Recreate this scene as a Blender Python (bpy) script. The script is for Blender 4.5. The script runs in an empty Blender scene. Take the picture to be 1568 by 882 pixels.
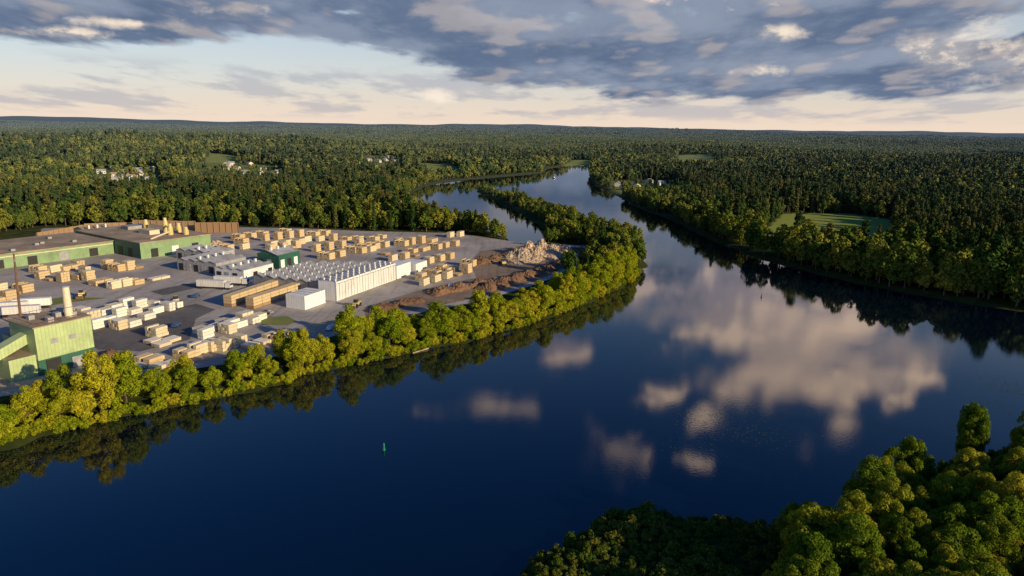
import bpy, math, random, numpy as np, bmesh
from math import radians, sin, cos, pi
from mathutils import Matrix, Vector
random.seed(3); rng=np.random.default_rng(7)
H=75.0; F=1047.0; PITCH=13.3; ROLL=0.8
M4=Matrix.Rotation(radians(90-PITCH),4,'X') @ Matrix.Rotation(radians(ROLL),4,'Z')
M3=M4.to_3x3()
def pixel_ray(u,v): return (M3 @ Vector(((u-784)/F, -(v-441)/F, -1))).normalized()
def G(u,v,z=0.0):            # image pixel, cast from the camera -> point on level ground
    d=pixel_ray(u,v); t=(H-z)/(-d.z); return (d.x*t, d.y*t)
scene=bpy.context.scene
root=scene.collection
# ------------------------------------------------------------ node helpers
def newmat(name):
    m=bpy.data.materials.new(name); m.use_nodes=True
    m.node_tree.nodes.clear(); return m, m.node_tree
class NT:
    def __init__(s,nt): s.nt=nt
    def n(s,t,**k):
        nd=s.nt.nodes.new(t)
        for a,b in k.items(): setattr(nd,a,b)
        return nd
    def l(s,a,b): s.nt.links.new(a,b)
    def put(s,sock,val):
        if isinstance(val,bpy.types.NodeSocket): s.l(val,sock)
        else: sock.default_value=val
    def m(s,op,a,b=None,c=None,clamp=False):
        nd=s.n('ShaderNodeMath',operation=op,use_clamp=clamp)
        s.put(nd.inputs[0],a)
        if b is not None: s.put(nd.inputs[1],b)
        if c is not None: s.put(nd.inputs[2],c)
        return nd.outputs[0]
    def vm(s,op,a,b=None):
        nd=s.n('ShaderNodeVectorMath',operation=op); s.put(nd.inputs[0],a)
        if b is not None: s.put(nd.inputs[1],b)
        return nd
    def mr(s,v,a,b,c=0.0,d=1.0,smooth=True):
        nd=s.n('ShaderNodeMapRange'); nd.interpolation_type='SMOOTHSTEP' if smooth else 'LINEAR'
        s.put(nd.inputs[0],v)
        for i,x in enumerate((a,b,c,d)): s.put(nd.inputs[i+1],x)
        return nd.outputs[0]
    def mix(s,f,a,b,mode='MIX'):
        nd=s.n('ShaderNodeMix',data_type='RGBA',blend_type=mode)
        s.put(nd.inputs[0],f)
        for sk,x in ((nd.inputs[6],a),(nd.inputs[7],b)):
            if isinstance(x,tuple): x=(*x,1.0) if len(x)==3 else x
            s.put(sk,x)
        return nd.outputs[2]
    def noise(s,vec,scale,detail=3.0,rough=0.5):
        nd=s.n('ShaderNodeTexNoise'); s.put(nd.inputs['Vector'],vec); nd.inputs['Scale'].default_value=scale
        nd.inputs['Detail'].default_value=detail; nd.inputs['Roughness'].default_value=rough
        return nd.outputs[0]
def haze(T,col,amount=0.92,near=500.0,far=6500.0,hc=(0.16,0.225,0.285)):  # aerial haze painted into the base colour, stronger with distance from the origin
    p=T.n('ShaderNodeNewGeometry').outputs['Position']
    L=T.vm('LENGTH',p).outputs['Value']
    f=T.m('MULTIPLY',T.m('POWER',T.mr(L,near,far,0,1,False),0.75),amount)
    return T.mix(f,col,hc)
def leafmat(name,dark,mid,light,trans=0.25,patch=0.01):
    m,nt=newmat(name); T=NT(nt)
    oi=T.n('ShaderNodeObjectInfo'); tc=T.n('ShaderNodeTexCoord')
    r=oi.outputs['Random']
    c=T.mix(r,dark,mid)
    big=T.noise(oi.outputs['Location'],patch,2)
    f=T.mr(T.m('ADD',T.m('MULTIPLY',T.m('FRACT',T.m('MULTIPLY',r,7.31)),0.5),T.m('MULTIPLY',big,0.7)),0.42,0.92)
    c=T.mix(f,c,light)
    sm=T.noise(tc.outputs['Object'],0.8,2,0.65)
    k=T.mr(sm,0.3,0.7,0.6,1.35)
    cc=T.n('ShaderNodeCombineColor'); 
    for i in range(3): T.l(k,cc.inputs[i])
    c=T.mix(1.0,c,cc.outputs[0],'MULTIPLY')
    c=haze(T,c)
    d=T.n('ShaderNodeBsdfDiffuse'); T.l(c,d.inputs[0]); o=T.n('ShaderNodeOutputMaterial')
    if trans>0:
        tr=T.n('ShaderNodeBsdfTranslucent'); mx=T.n('ShaderNodeMixShader'); T.l(c,tr.inputs[0]); mx.inputs[0].default_value=trans
        T.l(d.outputs[0],mx.inputs[1]); T.l(tr.outputs[0],mx.inputs[2]); T.l(mx.outputs[0],o.inputs[0])
    else: T.l(d.outputs[0],o.inputs[0])
    return m
def simple(name,col,rough=0.7,var=0.25,scale=0.6,metal=0.0,ribs=0.0,ribscale=3.0,dirt=None):
    m,nt=newmat(name); T=NT(nt); tc=T.n('ShaderNodeTexCoord'); ob=tc.outputs['Object']
    n=T.noise(ob,scale,5,0.65)
    lo=tuple(c*(1-var) for c in col); hi=tuple(min(1,c*(1+var)) for c in col)
    c=T.mix(T.mr(n,0.3,0.7),lo,hi)
    if dirt: c=T.mix(T.mr(T.noise(ob,scale*0.35,6,0.7),0.5,0.72,0,0.75),c,dirt)
    p=T.n('ShaderNodeBsdfPrincipled'); 
    if ribs:
        sp=T.n('ShaderNodeSeparateXYZ'); T.l(ob,sp.inputs[0])
        s=T.m('ADD',sp.outputs[0],sp.outputs[1])
        w=T.m('PINGPONG',T.m('MULTIPLY',s,ribscale),0.5)
        w=T.mr(w,0.05,0.2)
        c=T.mix(T.m('MULTIPLY',T.m('SUBTRACT',1.0,w),ribs),c,tuple(x*0.45 for x in col))
    oi=T.n('ShaderNodeObjectInfo').outputs['Random']
    k=T.mr(oi,0,1,0.85,1.12,False); cc=T.n('ShaderNodeCombineColor')
    for i in range(3): T.l(k,cc.inputs[i])
    c=T.mix(1.0,c,cc.outputs[0],'MULTIPLY')
    T.l(c,p.inputs['Base Color']); p.inputs['Roughness'].default_value=rough; p.inputs['Metallic'].default_value=metal
    o=T.n('ShaderNodeOutputMaterial'); T.l(p.outputs[0],o.inputs[0]); return m
def lumbermat(name,col,dark,course=0.16):
    m,nt=newmat(name); T=NT(nt); tc=T.n('ShaderNodeTexCoord'); ob=tc.outputs['Object']
    sp=T.n('ShaderNodeSeparateXYZ'); T.l(ob,sp.inputs[0])
    w=T.m('PINGPONG',T.m('DIVIDE',sp.outputs[2],course),0.5)
    f=T.mr(w,0.0,0.22,0.55,0.0)
    n=T.noise(ob,1.3,4,0.7)
    c=T.mix(T.mr(n,0.3,0.7),col,tuple(x*0.72 for x in col))
    c=T.mix(f,c,dark)
    oi=T.n('ShaderNodeObjectInfo').outputs['Random']
    c=T.mix(T.m('MULTIPLY',oi,0.7),c,(col[0]*.66,col[1]*.60,col[2]*.54))
    p=T.n('ShaderNodeBsdfPrincipled'); T.l(c,p.inputs['Base Color']); p.inputs['Roughness'].default_value=0.85
    o=T.n('ShaderNodeOutputMaterial'); T.l(p.outputs[0],o.inputs[0]); return m

MAT={}
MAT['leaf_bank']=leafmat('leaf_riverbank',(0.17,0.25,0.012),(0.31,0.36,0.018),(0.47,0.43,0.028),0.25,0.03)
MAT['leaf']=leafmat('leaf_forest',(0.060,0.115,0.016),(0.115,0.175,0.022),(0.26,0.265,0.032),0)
MAT['leaf_far']=leafmat('leaf_distant',(0.055,0.105,0.018),(0.12,0.165,0.024),(0.27,0.265,0.036),0)
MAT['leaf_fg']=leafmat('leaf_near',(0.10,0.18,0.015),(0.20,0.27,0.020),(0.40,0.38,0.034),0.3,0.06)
MAT['needle']=leafmat('needle_conifer',(0.026,0.060,0.016),(0.046,0.082,0.020),(0.120,0.118,0.030),0)
MAT['shrub']=leafmat('leaf_marsh',(0.070,0.12,0.016),(0.12,0.165,0.022),(0.20,0.195,0.035),0,0.08)
MAT['bark']=simple('bark',(0.12,0.09,0.065),0.9)
MAT['green']=simple('green_cladding',(0.26,0.40,0.20),0.5,0.12,0.3,0,0.35,1.2,(0.14,0.20,0.10))
MAT['greend']=simple('dark_green_cladding',(0.03,0.13,0.09),0.5,0.15,0.3,0,0.3,1.2)
MAT['lime']=simple('pale_green_cladding',(0.46,0.58,0.28),0.5,0.12,0.25,0,0.3,1.0,(0.30,0.37,0.18))
MAT['roof']=simple('weathered_roof',(0.34,0.26,0.18),0.9,0.3,0.08,0,0.15,0.3,(0.20,0.16,0.12))
MAT['greyroof']=simple('galvanised_roof',(0.42,0.43,0.45),0.55,0.25,0.25,0.1,0.4,1.0,(0.24,0.22,0.22))
MAT['white']=simple('white_cladding',(0.85,0.85,0.83),0.5,0.05,0.4,0,0.25,0.8,(0.62,0.59,0.54))
MAT['grey']=simple('grey_steel',(0.34,0.34,0.35),0.6,0.2)
MAT['dark']=simple('dark_opening',(0.02,0.02,0.022),0.6,0.2)
MAT['yellow']=simple('yellow_steel',(0.68,0.54,0.22),0.5,0.1)
MAT['cream']=simple('cream_steel',(0.75,0.65,0.48),0.5,0.1)
MAT['rust']=simple('rusty_steel',(0.16,0.09,0.06),0.8,0.3)
MAT['tan']=lumbermat('sawn_lumber',(0.78,0.61,0.36),(0.34,0.24,0.13))
MAT['pale']=lumbermat('pale_lumber',(0.86,0.76,0.54),(0.44,0.35,0.22),0.3)
MAT['brownw']=lumbermat('aged_timber',(0.46,0.31,0.18),(0.20,0.12,0.06),0.4)
MAT['wrap']=simple('white_wrap',(0.84,0.80,0.71),0.5,0.12,0.8)
MAT['bearer']=simple('bearer_wood',(0.16,0.12,0.08),0.9)
MAT['earth']=simple('bark_mulch',(0.18,0.10,0.055),0.95,0.45,0.5)
MAT['chips']=simple('wood_chips',(0.48,0.37,0.26),0.95,0.45,0.8,0,0,1,(0.20,0.12,0.08))
MAT['glass']=simple('window_glass',(0.03,0.04,0.05),0.15,0.1)
MAT['tyre']=simple('tyre_rubber',(0.02,0.02,0.02),0.9,0.1)
MAT['red']=simple('red_paint',(0.4,0.04,0.03),0.4,0.1)
MAT['blue']=simple('blue_paint',(0.05,0.10,0.25),0.4,0.1)
MAT['housew']=simple('house_siding',(0.62,0.61,0.58),0.6,0.12)
MAT['buoy']=simple('green_paint',(0.01,0.22,0.12),0.4,0.1)
# ------------------------------------------------------------ mesh builder
class MB:
    def __init__(s): s.v=[]; s.f=[]; s.mi=[]; s.mats=[]
    def k(s,m):
        if m not in s.mats: s.mats.append(m)
        return s.mats.index(m)
    def add(s,vs,fs,m):
        o=len(s.v); s.v+=vs; k=s.k(m)
        for f in fs: s.f.append(tuple(i+o for i in f)); s.mi.append(k)
    def box(s,x0,x1,y0,y1,z0,z1,m,top=None):
        vs=[(x0,y0,z0),(x1,y0,z0),(x1,y1,z0),(x0,y1,z0),(x0,y0,z1),(x1,y0,z1),(x1,y1,z1),(x0,y1,z1)]
        s.add(vs,[(0,3,2,1),(0,1,5,4),(1,2,6,5),(2,3,7,6),(3,0,4,7)],m)
        s.add(vs[4:],[(0,1,2,3)],top or m)
    def gable(s,x0,x1,y0,y1,z,h,m,wall):   # ridge along y
        xm=(x0+x1)/2; e=0.4
        s.add([(x0-e,y0-e,z-0.1),(xm,y0-e,z+h),(xm,y1+e,z+h),(x0-e,y1+e,z-0.1)],[(0,1,2,3)],m)
        s.add([(x1+e,y0-e,z-0.1),(x1+e,y1+e,z-0.1),(xm,y1+e,z+h),(xm,y0-e,z+h)],[(0,1,2,3)],m)
        s.add([(x0,y0,z),(x1,y0,z),(xm,y0,z+h-0.1)],[(0,1,2)],wall); s.add([(x0,y1,z),(x1,y1,z),(xm,y1,z+h-0.1)],[(0,2,1)],wall)
    def cyl(s,x,y,z0,z1,r0,r1,m,n=12,x1=None,y1=None):
        x1=x if x1 is None else x1; y1=y if y1 is None else y1
        vs=[(x+r0*cos(2*pi*i/n),y+r0*sin(2*pi*i/n),z0) for i in range(n)]+[(x1+r1*cos(2*pi*i/n),y1+r1*sin(2*pi*i/n),z1) for i in range(n)]
        s.add(vs,[(i,(i+1)%n,n+(i+1)%n,n+i) for i in range(n)]+[tuple(range(n,2*n)),tuple(range(n-1,-1,-1))],m)
    def cylh(s,x,y,z,r,w,m,n=12):          # wheel, axle along x
        vs=[(x-w/2,y+r*cos(2*pi*i/n),z+r*sin(2*pi*i/n)) for i in range(n)]+[(x+w/2,y+r*cos(2*pi*i/n),z+r*sin(2*pi*i/n)) for i in range(n)]
        s.add(vs,[(i,(i+1)%n,n+(i+1)%n,n+i) for i in range(n)]+[tuple(range(n,2*n)),tuple(range(n-1,-1,-1))],m)
    def beam(s,a,b,r,m,n=6):
        a=Vector(a); b=Vector(b); q=(b-a).to_track_quat('Z','Y'); vs=[]
        for p in (a,b):
            for i in range(n): vs.append(tuple(p+q@Vector((r*cos(2*pi*i/n),r*sin(2*pi*i/n),0))))
        s.add(vs,[(i,(i+1)%n,n+(i+1)%n,n+i) for i in range(n)]+[tuple(range(n,2*n)),tuple(range(n-1,-1,-1))],m)
    def mesh(s,name):
        me=bpy.data.meshes.new(name); me.from_pydata(s.v,[],s.f)
        for m in s.mats: me.materials.append(MAT[m] if isinstance(m,str) else m)
        me.polygons.foreach_set('material_index',s.mi); me.update(); return me
def place(name,me,x,y,z=0,rz=0,sc=1.0,col=None):
    o=bpy.data.objects.new(name,me); o.location=(x,y,z); o.rotation_euler=(0,0,rz)
    o.scale=(sc,sc,sc) if not isinstance(sc,tuple) else sc
    (col or root).objects.link(o); return o
# ------------------------------------------------------------ river outline
left=[(-250,762),(-100,717),(0,690),(60,668),(130,655),(200,637),(285,622),(360,603),(440,587),(455,577),(560,556),(640,537),(720,522),(800,500),(850,483),(920,455),(960,436),(982,418),(989,405),(988,385),(968,368),(930,353),(890,340),(850,324),(800,309),(760,297),(738,289),(728,285),
(732,294),(765,312),(795,327),(825,345),(845,362),(820,374),(790,376),(770,362),(735,348),(700,338),(660,326),(632,312),(628,298),(650,286),(680,279),(730,274),(800,268),(830,265),(840,258),(870,254),(905,254),
(902,268),(906,280),(925,290),(950,303),(975,318),(1030,338),(1080,364),(1150,392),(1220,412),(1300,432),(1400,452),(1500,468),(1568,477),(1750,500),(2000,560)]
RIVER=np.array([G(*p) for p in left]+[(330,-500),(-260,-500),(-230,0)])
FG=np.array([G(*p) for p in [(700,1100),(770,930),(805,872),(835,842),(875,815),(930,795),(1010,787),(1100,792),(1180,806),(1220,818),(1290,800),(1325,768),(1345,752),(1400,745),(1452,732),(1466,705),(1480,697),(1510,697),(1568,690),(1800,690),(1800,1100)]])
LAKE1=np.array([G(*p) for p in [(1460,239),(1500,234),(1548,236),(1570,244),(1500,244)]])
def inside(P,poly):
    x=P[:,0]; y=P[:,1]; c=np.zeros(len(P),bool); n=len(poly)
    for i in range(n):
        x1,y1=poly[i]; x2,y2=poly[(i+1)%n]
        if y1==y2: continue
        t=((y1>y)!=(y2>y))&(x<(x2-x1)*(y-y1)/(y2-y1)+x1); c^=t
    return c
def dist(P,poly):
    d=np.full(len(P),1e18); n=len(poly)
    for i in range(n):
        a=poly[i]; b=poly[(i+1)%n]; ab=b-a; L=ab@ab
        t=np.clip(((P-a)@ab)/L,0,1); q=P-a-t[:,None]*ab; d=np.minimum(d,(q*q).sum(1))
    return np.sqrt(d)
def wob(P):
    x=P[:,0];y=P[:,1]
    return 1.2*np.sin(x*.21+y*.13)+0.9*np.sin(x*.09-y*.27+2)+.6*np.sin(x*.55+y*.4)
def land_sd(P):
    P=np.asarray(P,float)
    dr=dist(P,RIVER); ir=inside(P,RIVER); sd=np.where(ir,-dr,dr)
    df=dist(P,FG); inf=inside(P,FG); sf=np.where(inf,df,-df)
    sd=np.maximum(sd,sf)
    dl=dist(P,LAKE1); sd=np.minimum(sd,np.where(inside(P,LAKE1),-dl,dl))
    return sd+wob(P)*0.8
def smooth_noise(P,s,o=0):
    x=P[:,0]/s+o;y=P[:,1]/s-o
    return (np.sin(x*1.7+y*.6)+np.sin(y*1.3-x*.8+2)+np.sin(x*2.9-y*2.3+1)*.7+np.sin(x*4.1+y*5.2)*.5)/3.2
def meadow(P,sd):
    r=np.hypot(P[:,0],P[:,1])
    return (smooth_noise(P,210,7)+0.4*smooth_noise(P,47,2)>0.90)&(r>1100)&(sd>120)
def height(P,sd=None):
    P=np.asarray(P,float)
    if sd is None: sd=land_sd(P)
    x=P[:,0];y=P[:,1]; r=np.hypot(x,y)
    h=np.clip(sd*0.3,-2.5,1.8)
    k=np.clip((sd-260)/700,0,1); k=k*k*(3-2*k)
    u=13+6*np.sin(x/310+y/520+1)+5*np.sin(x/190-y/270)+5*np.sin(x/700+y/230+2)
    h=h+k*np.maximum(u,0)
    k2=np.clip((r-3500)/6000,0,1)
    h=h+k2*np.clip(sd/2000,0,1)*(16+10*np.sin(x/1300+1)+9*np.sin(x/2300-y/1900))
    hx,hy=G(262,200); b=Vector((hx,hy)).normalized()*13000
    h=h+42*np.exp(-(((x-b.x)/420)**2+((y-b.y)/900)**2))
    az=np.arctan2(x,y)                      # faint far ridges
    rid=(78+26*np.sin(az*9+1)+15*np.sin(az*23+2)+8*np.sin(az*51))*np.exp(-((r-19000)/2500)**2)
    rid+= (46+14*np.sin(az*13+4)+8*np.sin(az*37))*np.exp(-((r-11000)/1500)**2)
    h=h+rid*(0.75-0.35*np.clip(az/0.7,-1,1))
    return h
# ------------------------------------------------------------ ground sheet
YARD=np.array([G(u,v,1.8) for u,v in [(-200,655),(-60,622),(0,608),(100,592),(200,577),(290,566),(430,545),(455,533),(540,505),(640,480),(740,460),(820,436),(885,410),(905,390),(895,376),(800,372),(700,357),(560,354),(470,350),(370,348),(200,344),(60,350),(-80,372),(-260,420),(-350,520)]])
px=lambda pts,z=1.8: np.array([G(u,v,z) for u,v in pts])
FIELDS=[px([(1150,384),(1180,345),(1200,327),(1302,327),(1372,338),(1360,380),(1250,390)]),
 px([(632,266),(646,249),(688,252),(716,262),(705,272),(655,274)]),
 px([(1022,258),(1038,240),(1088,240),(1108,256)]),
 px([(302,260),(322,244),(368,246),(364,260)]),
 px([(862,253),(877,245),(920,246),(910,253)]),px([(965,300),(940,290),(990,284),(1010,290)])]
TOWN=[px([(120,302),(142,262),(242,262),(268,300)]),px([(290,287),(303,253),(430,255),(445,284)]),px([(545,268),(558,240),(616,241),(624,268)]),px([(935,299),(932,277),(1030,276),(1058,302)])]
HOMES=[px([(140,281),(148,263),(238,263),(244,281)]),px([(304,269),(308,254),(426,256),(430,269)]),px([(560,251),(564,241),(612,242),(614,252)]),px([(945,292),(940,278),(1025,277),(1032,294)])]
def build_ground():
    a1=np.radians(np.arange(-58,58.01,0.28)); a2=np.radians(np.arange(61,299,4.0)); ang=np.concatenate([a1,a2])
    rr=np.concatenate([[0.5,20],np.exp(np.arange(math.log(40),math.log(45000),0.0105))])
    A,R=np.meshgrid(ang,rr); X=R*np.sin(A); Y=R*np.cos(A); P=np.stack([X.ravel(),Y.ravel()],1)
    sd=land_sd(P); Z=height(P,sd); n=len(ang); m=len(rr)
    V=np.column_stack([P,Z]); i=np.arange(m-1)[:,None]*n; j=np.arange(n)[None,:]; j2=(j+1)%n
    Fc=np.stack([i+j,i+n+j,i+n+j2,i+j2],-1).reshape(-1,4)
    me=bpy.data.meshes.new('ground'); me.vertices.add(len(V)); me.vertices.foreach_set('co',V.ravel())
    me.loops.add(Fc.size); me.loops.foreach_set('vertex_index',Fc.ravel().astype(np.int32))
    me.polygons.add(len(Fc)); me.polygons.foreach_set('loop_start',np.arange(0,Fc.size,4,dtype=np.int32)); me.polygons.foreach_set('loop_total',np.full(len(Fc),4,np.int32))
    me.update(); me.validate()
    me.polygons.foreach_set('use_smooth',np.ones(len(me.polygons),bool))
    zc=np.zeros((len(V),4)); zc[:,3]=1
    for f in FIELDS: zc[inside(P,f),0]=1
    for f in TOWN: zc[inside(P,f),0]=0.6
    zc[meadow(P,sd),0]=0.9
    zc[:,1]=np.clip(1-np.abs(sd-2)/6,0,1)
    at=me.color_attributes.new('zone','FLOAT_COLOR','POINT'); at.data.foreach_set('color',zc.ravel())
    m_,nt=newmat('ground_cover'); T=NT(nt); pos=T.n('ShaderNodeNewGeometry').outputs['Position']
    L=T.vm('LENGTH',pos).outputs['Value']
    at=T.n('ShaderNodeAttribute',attribute_name='zone'); sp=T.n('ShaderNodeSeparateColor'); T.l(at.outputs['Color'],sp.inputs[0])
    floor=T.mix(T.mr(T.noise(pos,0.2,5,0.6),0.35,0.7),(0.035,0.048,0.014),(0.09,0.10,0.03))
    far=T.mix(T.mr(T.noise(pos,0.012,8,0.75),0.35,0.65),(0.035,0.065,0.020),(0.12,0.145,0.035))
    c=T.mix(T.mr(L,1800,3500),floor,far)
    fld=T.mix(T.noise(pos,0.03,4),(0.21,0.29,0.04),(0.37,0.38,0.10))
    c=T.mix(sp.outputs[0],c,fld)
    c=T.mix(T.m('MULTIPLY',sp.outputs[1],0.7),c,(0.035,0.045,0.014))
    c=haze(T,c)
    b=T.n('ShaderNodeBsdfDiffuse'); T.l(c,b.inputs[0]); o=T.n('ShaderNodeOutputMaterial'); T.l(b.outputs[0],o.inputs[0])
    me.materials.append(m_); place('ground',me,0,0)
build_ground()
# ------------------------------------------------------------ river water
def build_water():
    m,nt=newmat('river_water'); T=NT(nt); pos=T.n('ShaderNodeNewGeometry').outputs['Position']
    b=T.n('ShaderNodeBump'); b.inputs['Strength'].default_value=0.035; b.inputs['Distance'].default_value=0.25
    big=T.noise(pos,0.02,3,0.6)
    h=T.m('MULTIPLY',T.noise(pos,1.4,3,0.6),T.mr(big,0.35,0.7,0.3,1.2))
    T.l(h,b.inputs['Height'])
    fr=T.n('ShaderNodeFresnel'); fr.inputs[0].default_value=1.72
    g=T.n('ShaderNodeBsdfGlossy'); g.inputs['Roughness'].default_value=0.03; g.inputs[0].default_value=(0.93,0.97,1,1); T.l(b.outputs[0],g.inputs['Normal'])
    d=T.n('ShaderNodeBsdfDiffuse'); d.inputs[0].default_value=(0.0006,0.004,0.014,1)
    mx=T.n('ShaderNodeMixShader'); T.l(fr.outputs[0],mx.inputs[0]); T.l(d.outputs[0],mx.inputs[1]); T.l(g.outputs[0],mx.inputs[2])
    o=T.n('ShaderNodeOutputMaterial'); T.l(mx.outputs[0],o.inputs[0])
    me=bpy.data.meshes.new('river_water'); s=12000
    me.from_pydata([(-s,-s,0),(s,-s,0),(s,s,0),(-s,s,0)],[],[(0,1,2,3)]); me.materials.append(m); place('river_water',me,0,0)
build_water()
# ------------------------------------------------------------ flat sheets
def sheet(name,pts,z,mat):
    bm=bmesh.new(); vs=[bm.verts.new((p[0],p[1],z)) for p in pts]; f=bm.faces.new(vs); bmesh.ops.triangulate(bm,faces=[f])
    bmesh.ops.recalc_face_normals(bm,faces=bm.faces)
    me=bpy.data.meshes.new(name); bm.to_mesh(me); bm.free()
    if me.polygons[0].normal.z<0: me.flip_normals()
    me.materials.append(mat); return place(name,me,0,0)
def groundmat(name,c1,c2,c3,s1=0.03,s2=0.4,rough=0.85):
    m,nt=newmat(name); T=NT(nt); pos=T.n('ShaderNodeNewGeometry').outputs['Position']
    c=T.mix(T.mr(T.noise(pos,s1,5,0.65),0.38,0.62),c1,c2)
    c=T.mix(T.mr(T.noise(pos,s2,5,0.7),0.5,0.75,0,0.8),c,c3)
    mp=T.n('ShaderNodeMapping'); T.l(pos,mp.inputs[0]); mp.inputs['Rotation'].default_value=(0,0,radians(24)); mp.inputs['Scale'].default_value=(0.9,0.03,1)
    c=T.mix(T.mr(T.noise(mp.outputs[0],0.5,4,0.6),0.5,0.7,0,0.45),c,tuple(x*0.5 for x in c2))
    p=T.n('ShaderNodeBsdfPrincipled'); T.l(c,p.inputs['Base Color']); p.inputs['Roughness'].default_value=rough
    o=T.n('ShaderNodeOutputMaterial'); T.l(p.outputs[0],o.inputs[0]); return m
ymat=groundmat('yard_asphalt',(0.46,0.42,0.39),(0.33,0.30,0.28),(0.22,0.20,0.18))
sheet('yard_pavement',YARD,1.86,ymat)
dmat=groundmat('dirt',(0.28,0.20,0.14),(0.18,0.125,0.085),(0.36,0.29,0.20),0.05,0.3)
sheet('dirt_ground',px([(560,492),(640,474),(740,454),(820,430),(880,405),(900,388),(880,378),(800,376),(735,385),(720,400),(730,425),(640,445),(560,470)],1.9),1.92,dmat)
gmat=groundmat('gravel',(0.42,0.36,0.29),(0.35,0.30,0.245),(0.48,0.43,0.35),0.08,0.9)
sheet('gravel_road',px([(-180,640),(0,598),(150,574),(290,556),(430,533),(520,500),(515,480),(425,512),(290,537),(150,553),(0,576),(-180,618)],1.9),1.95,gmat)
bmat=groundmat('dark_asphalt',(0.15,0.14,0.14),(0.10,0.095,0.095),(0.25,0.225,0.205),0.06,0.5)
sheet('asphalt_lane',px([(115,512),(230,480),(300,465),(330,474),(300,488),(290,520),(215,538),(150,535)],1.9),1.91,bmat)
sheet('asphalt_lane',px([(230,446),(330,426),(345,431),(250,452)],1.9),1.91,bmat)
grm=groundmat('grass_verge',(0.16,0.21,0.04),(0.20,0.22,0.045),(0.25,0.22,0.07),0.1,0.8)
sheet('grass_verge',px([(0,470),(95,455),(165,456),(100,464),(0,482)],1.9),1.91,grm)
sheet('grass_verge',px([(380,488),(440,484),(455,492),(440,498),(405,497)],1.9),1.91,grm)
# ------------------------------------------------------------ tree prototypes
def leaves(C,Rr,n,size,jit=0.45,flat=1.0,up=0.25):
    C=np.array(C);Rr=np.array(Rr); w=Rr**2; w=w/w.sum(); id_=rng.choice(len(C),n,p=w)
    d=rng.normal(size=(n,3)); d[:,2]+=up; d/=np.linalg.norm(d,axis=1)[:,None]
    rad=Rr[id_]*(0.74+0.34*rng.random(n)**0.8)
    off=d*rad[:,None]; off[:,2]*=flat; pos=C[id_]+off
    nm=d+jit*rng.normal(size=(n,3)); nm/=np.linalg.norm(nm,axis=1)[:,None]
    t=np.cross(nm,rng.normal(size=(n,3))); t/=np.linalg.norm(t,axis=1)[:,None]; b=np.cross(nm,t)
    s=(size*(0.6+0.8*rng.random(n)))[:,None]
    q=np.stack([pos-t*s*0.5,pos-b*s*0.36+nm*s*0.08,pos+t*s*0.6,pos+b*s*0.36+nm*s*0.08],1)
    return q.reshape(-1,3)
def mesh_tree(name,q,trunk,leafm):
    mb=MB()
    for a,b,r0,r1 in trunk:
        a=Vector(a);b=Vector(b); qq=(b-a).to_track_quat('Z','Y'); vs=[]; n=6
        for p,r in ((a,r0),(b,r1)):
            for i in range(n): vs.append(tuple(p+qq@Vector((r*cos(2*pi*i/n),r*sin(2*pi*i/n),0))))
        mb.add(vs,[(i,(i+1)%n,n+(i+1)%n,n+i) for i in range(n)],'bark')
    nv=len(mb.v); k=len(q)//4; mb.v+= [tuple(p) for p in q.tolist()]
    mk=mb.k(leafm); mb.f+=[(nv+4*i,nv+4*i+1,nv+4*i+2,nv+4*i+3) for i in range(k)]; mb.mi+=[mk]*k
    return mb.mesh(name)
def broad(name,h,w,n,size,leafm,nb=26,low=0.16,lump=1.0):
    C=[];R=[]; cz=h*(0.5+low/2); rz=h*(0.5-low/2); lean=random.uniform(-.08,.08)*w
    for i in range(nb):
        th=i*2.4+random.uniform(-.6,.6); z=random.uniform(-0.9,0.95); rr=math.sqrt(1-z*z)*(0.52+0.34*random.random())
        C.append((rr*cos(th)*w/2+lean*z,rr*sin(th)*w/2,cz+z*rz*random.uniform(.66,.9))); R.append(w*random.uniform(0.09,0.20)*lump)
    C.append((0,0,cz));R.append(w*0.27)
    C.append((random.uniform(-.12,.12)*w,random.uniform(-.12,.12)*w,h-w*0.14)); R.append(w*0.14)
    q=leaves(C,R,n,size)
    tr=[((0,0,-0.3),(0.1,0,h*0.45),0.022*h,0.014*h),((0.1,0,h*0.45),(0,0.2,h*0.82),0.014*h,0.004*h)]
    for c in C[::4]: tr.append(((0.05,0,h*0.3),tuple(c),0.009*h,0.003*h))
    return mesh_tree(name,q,tr,leafm)
def conifer(name,h,w,n,size,leafm='needle'):
    t=rng.random(n)**0.8*0.9+0.08; k=np.floor(t*h/1.1); fr=(t*h/1.1)-k
    Rm=w/2*(1-t)**0.75*(1.05-0.4*fr)+0.15; a=rng.random(n)*2*pi
    lob=0.75+0.25*np.sin(a*5+k*1.9); r=Rm*lob*np.sqrt(0.25+0.75*rng.random(n))
    pos=np.stack([r*np.cos(a),r*np.sin(a),t*h-0.22*r],1)
    nm=np.stack([np.cos(a)*0.9,np.sin(a)*0.9,np.ones(n)*0.7],1)+0.35*rng.normal(size=(n,3)); nm/=np.linalg.norm(nm,axis=1)[:,None]
    tt=np.cross(nm,rng.normal(size=(n,3))); tt/=np.linalg.norm(tt,axis=1)[:,None]; b=np.cross(nm,tt); s=(size*(0.6+0.8*rng.random(n)))[:,None]
    q=np.stack([pos-tt*s*.5,pos-b*s*.3,pos+tt*s*.6,pos+b*s*.3],1).reshape(-1,3)
    return mesh_tree(name,q,[((0,0,-.3),(0,0,h*0.99),0.014*h,0.02)],leafm)
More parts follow.
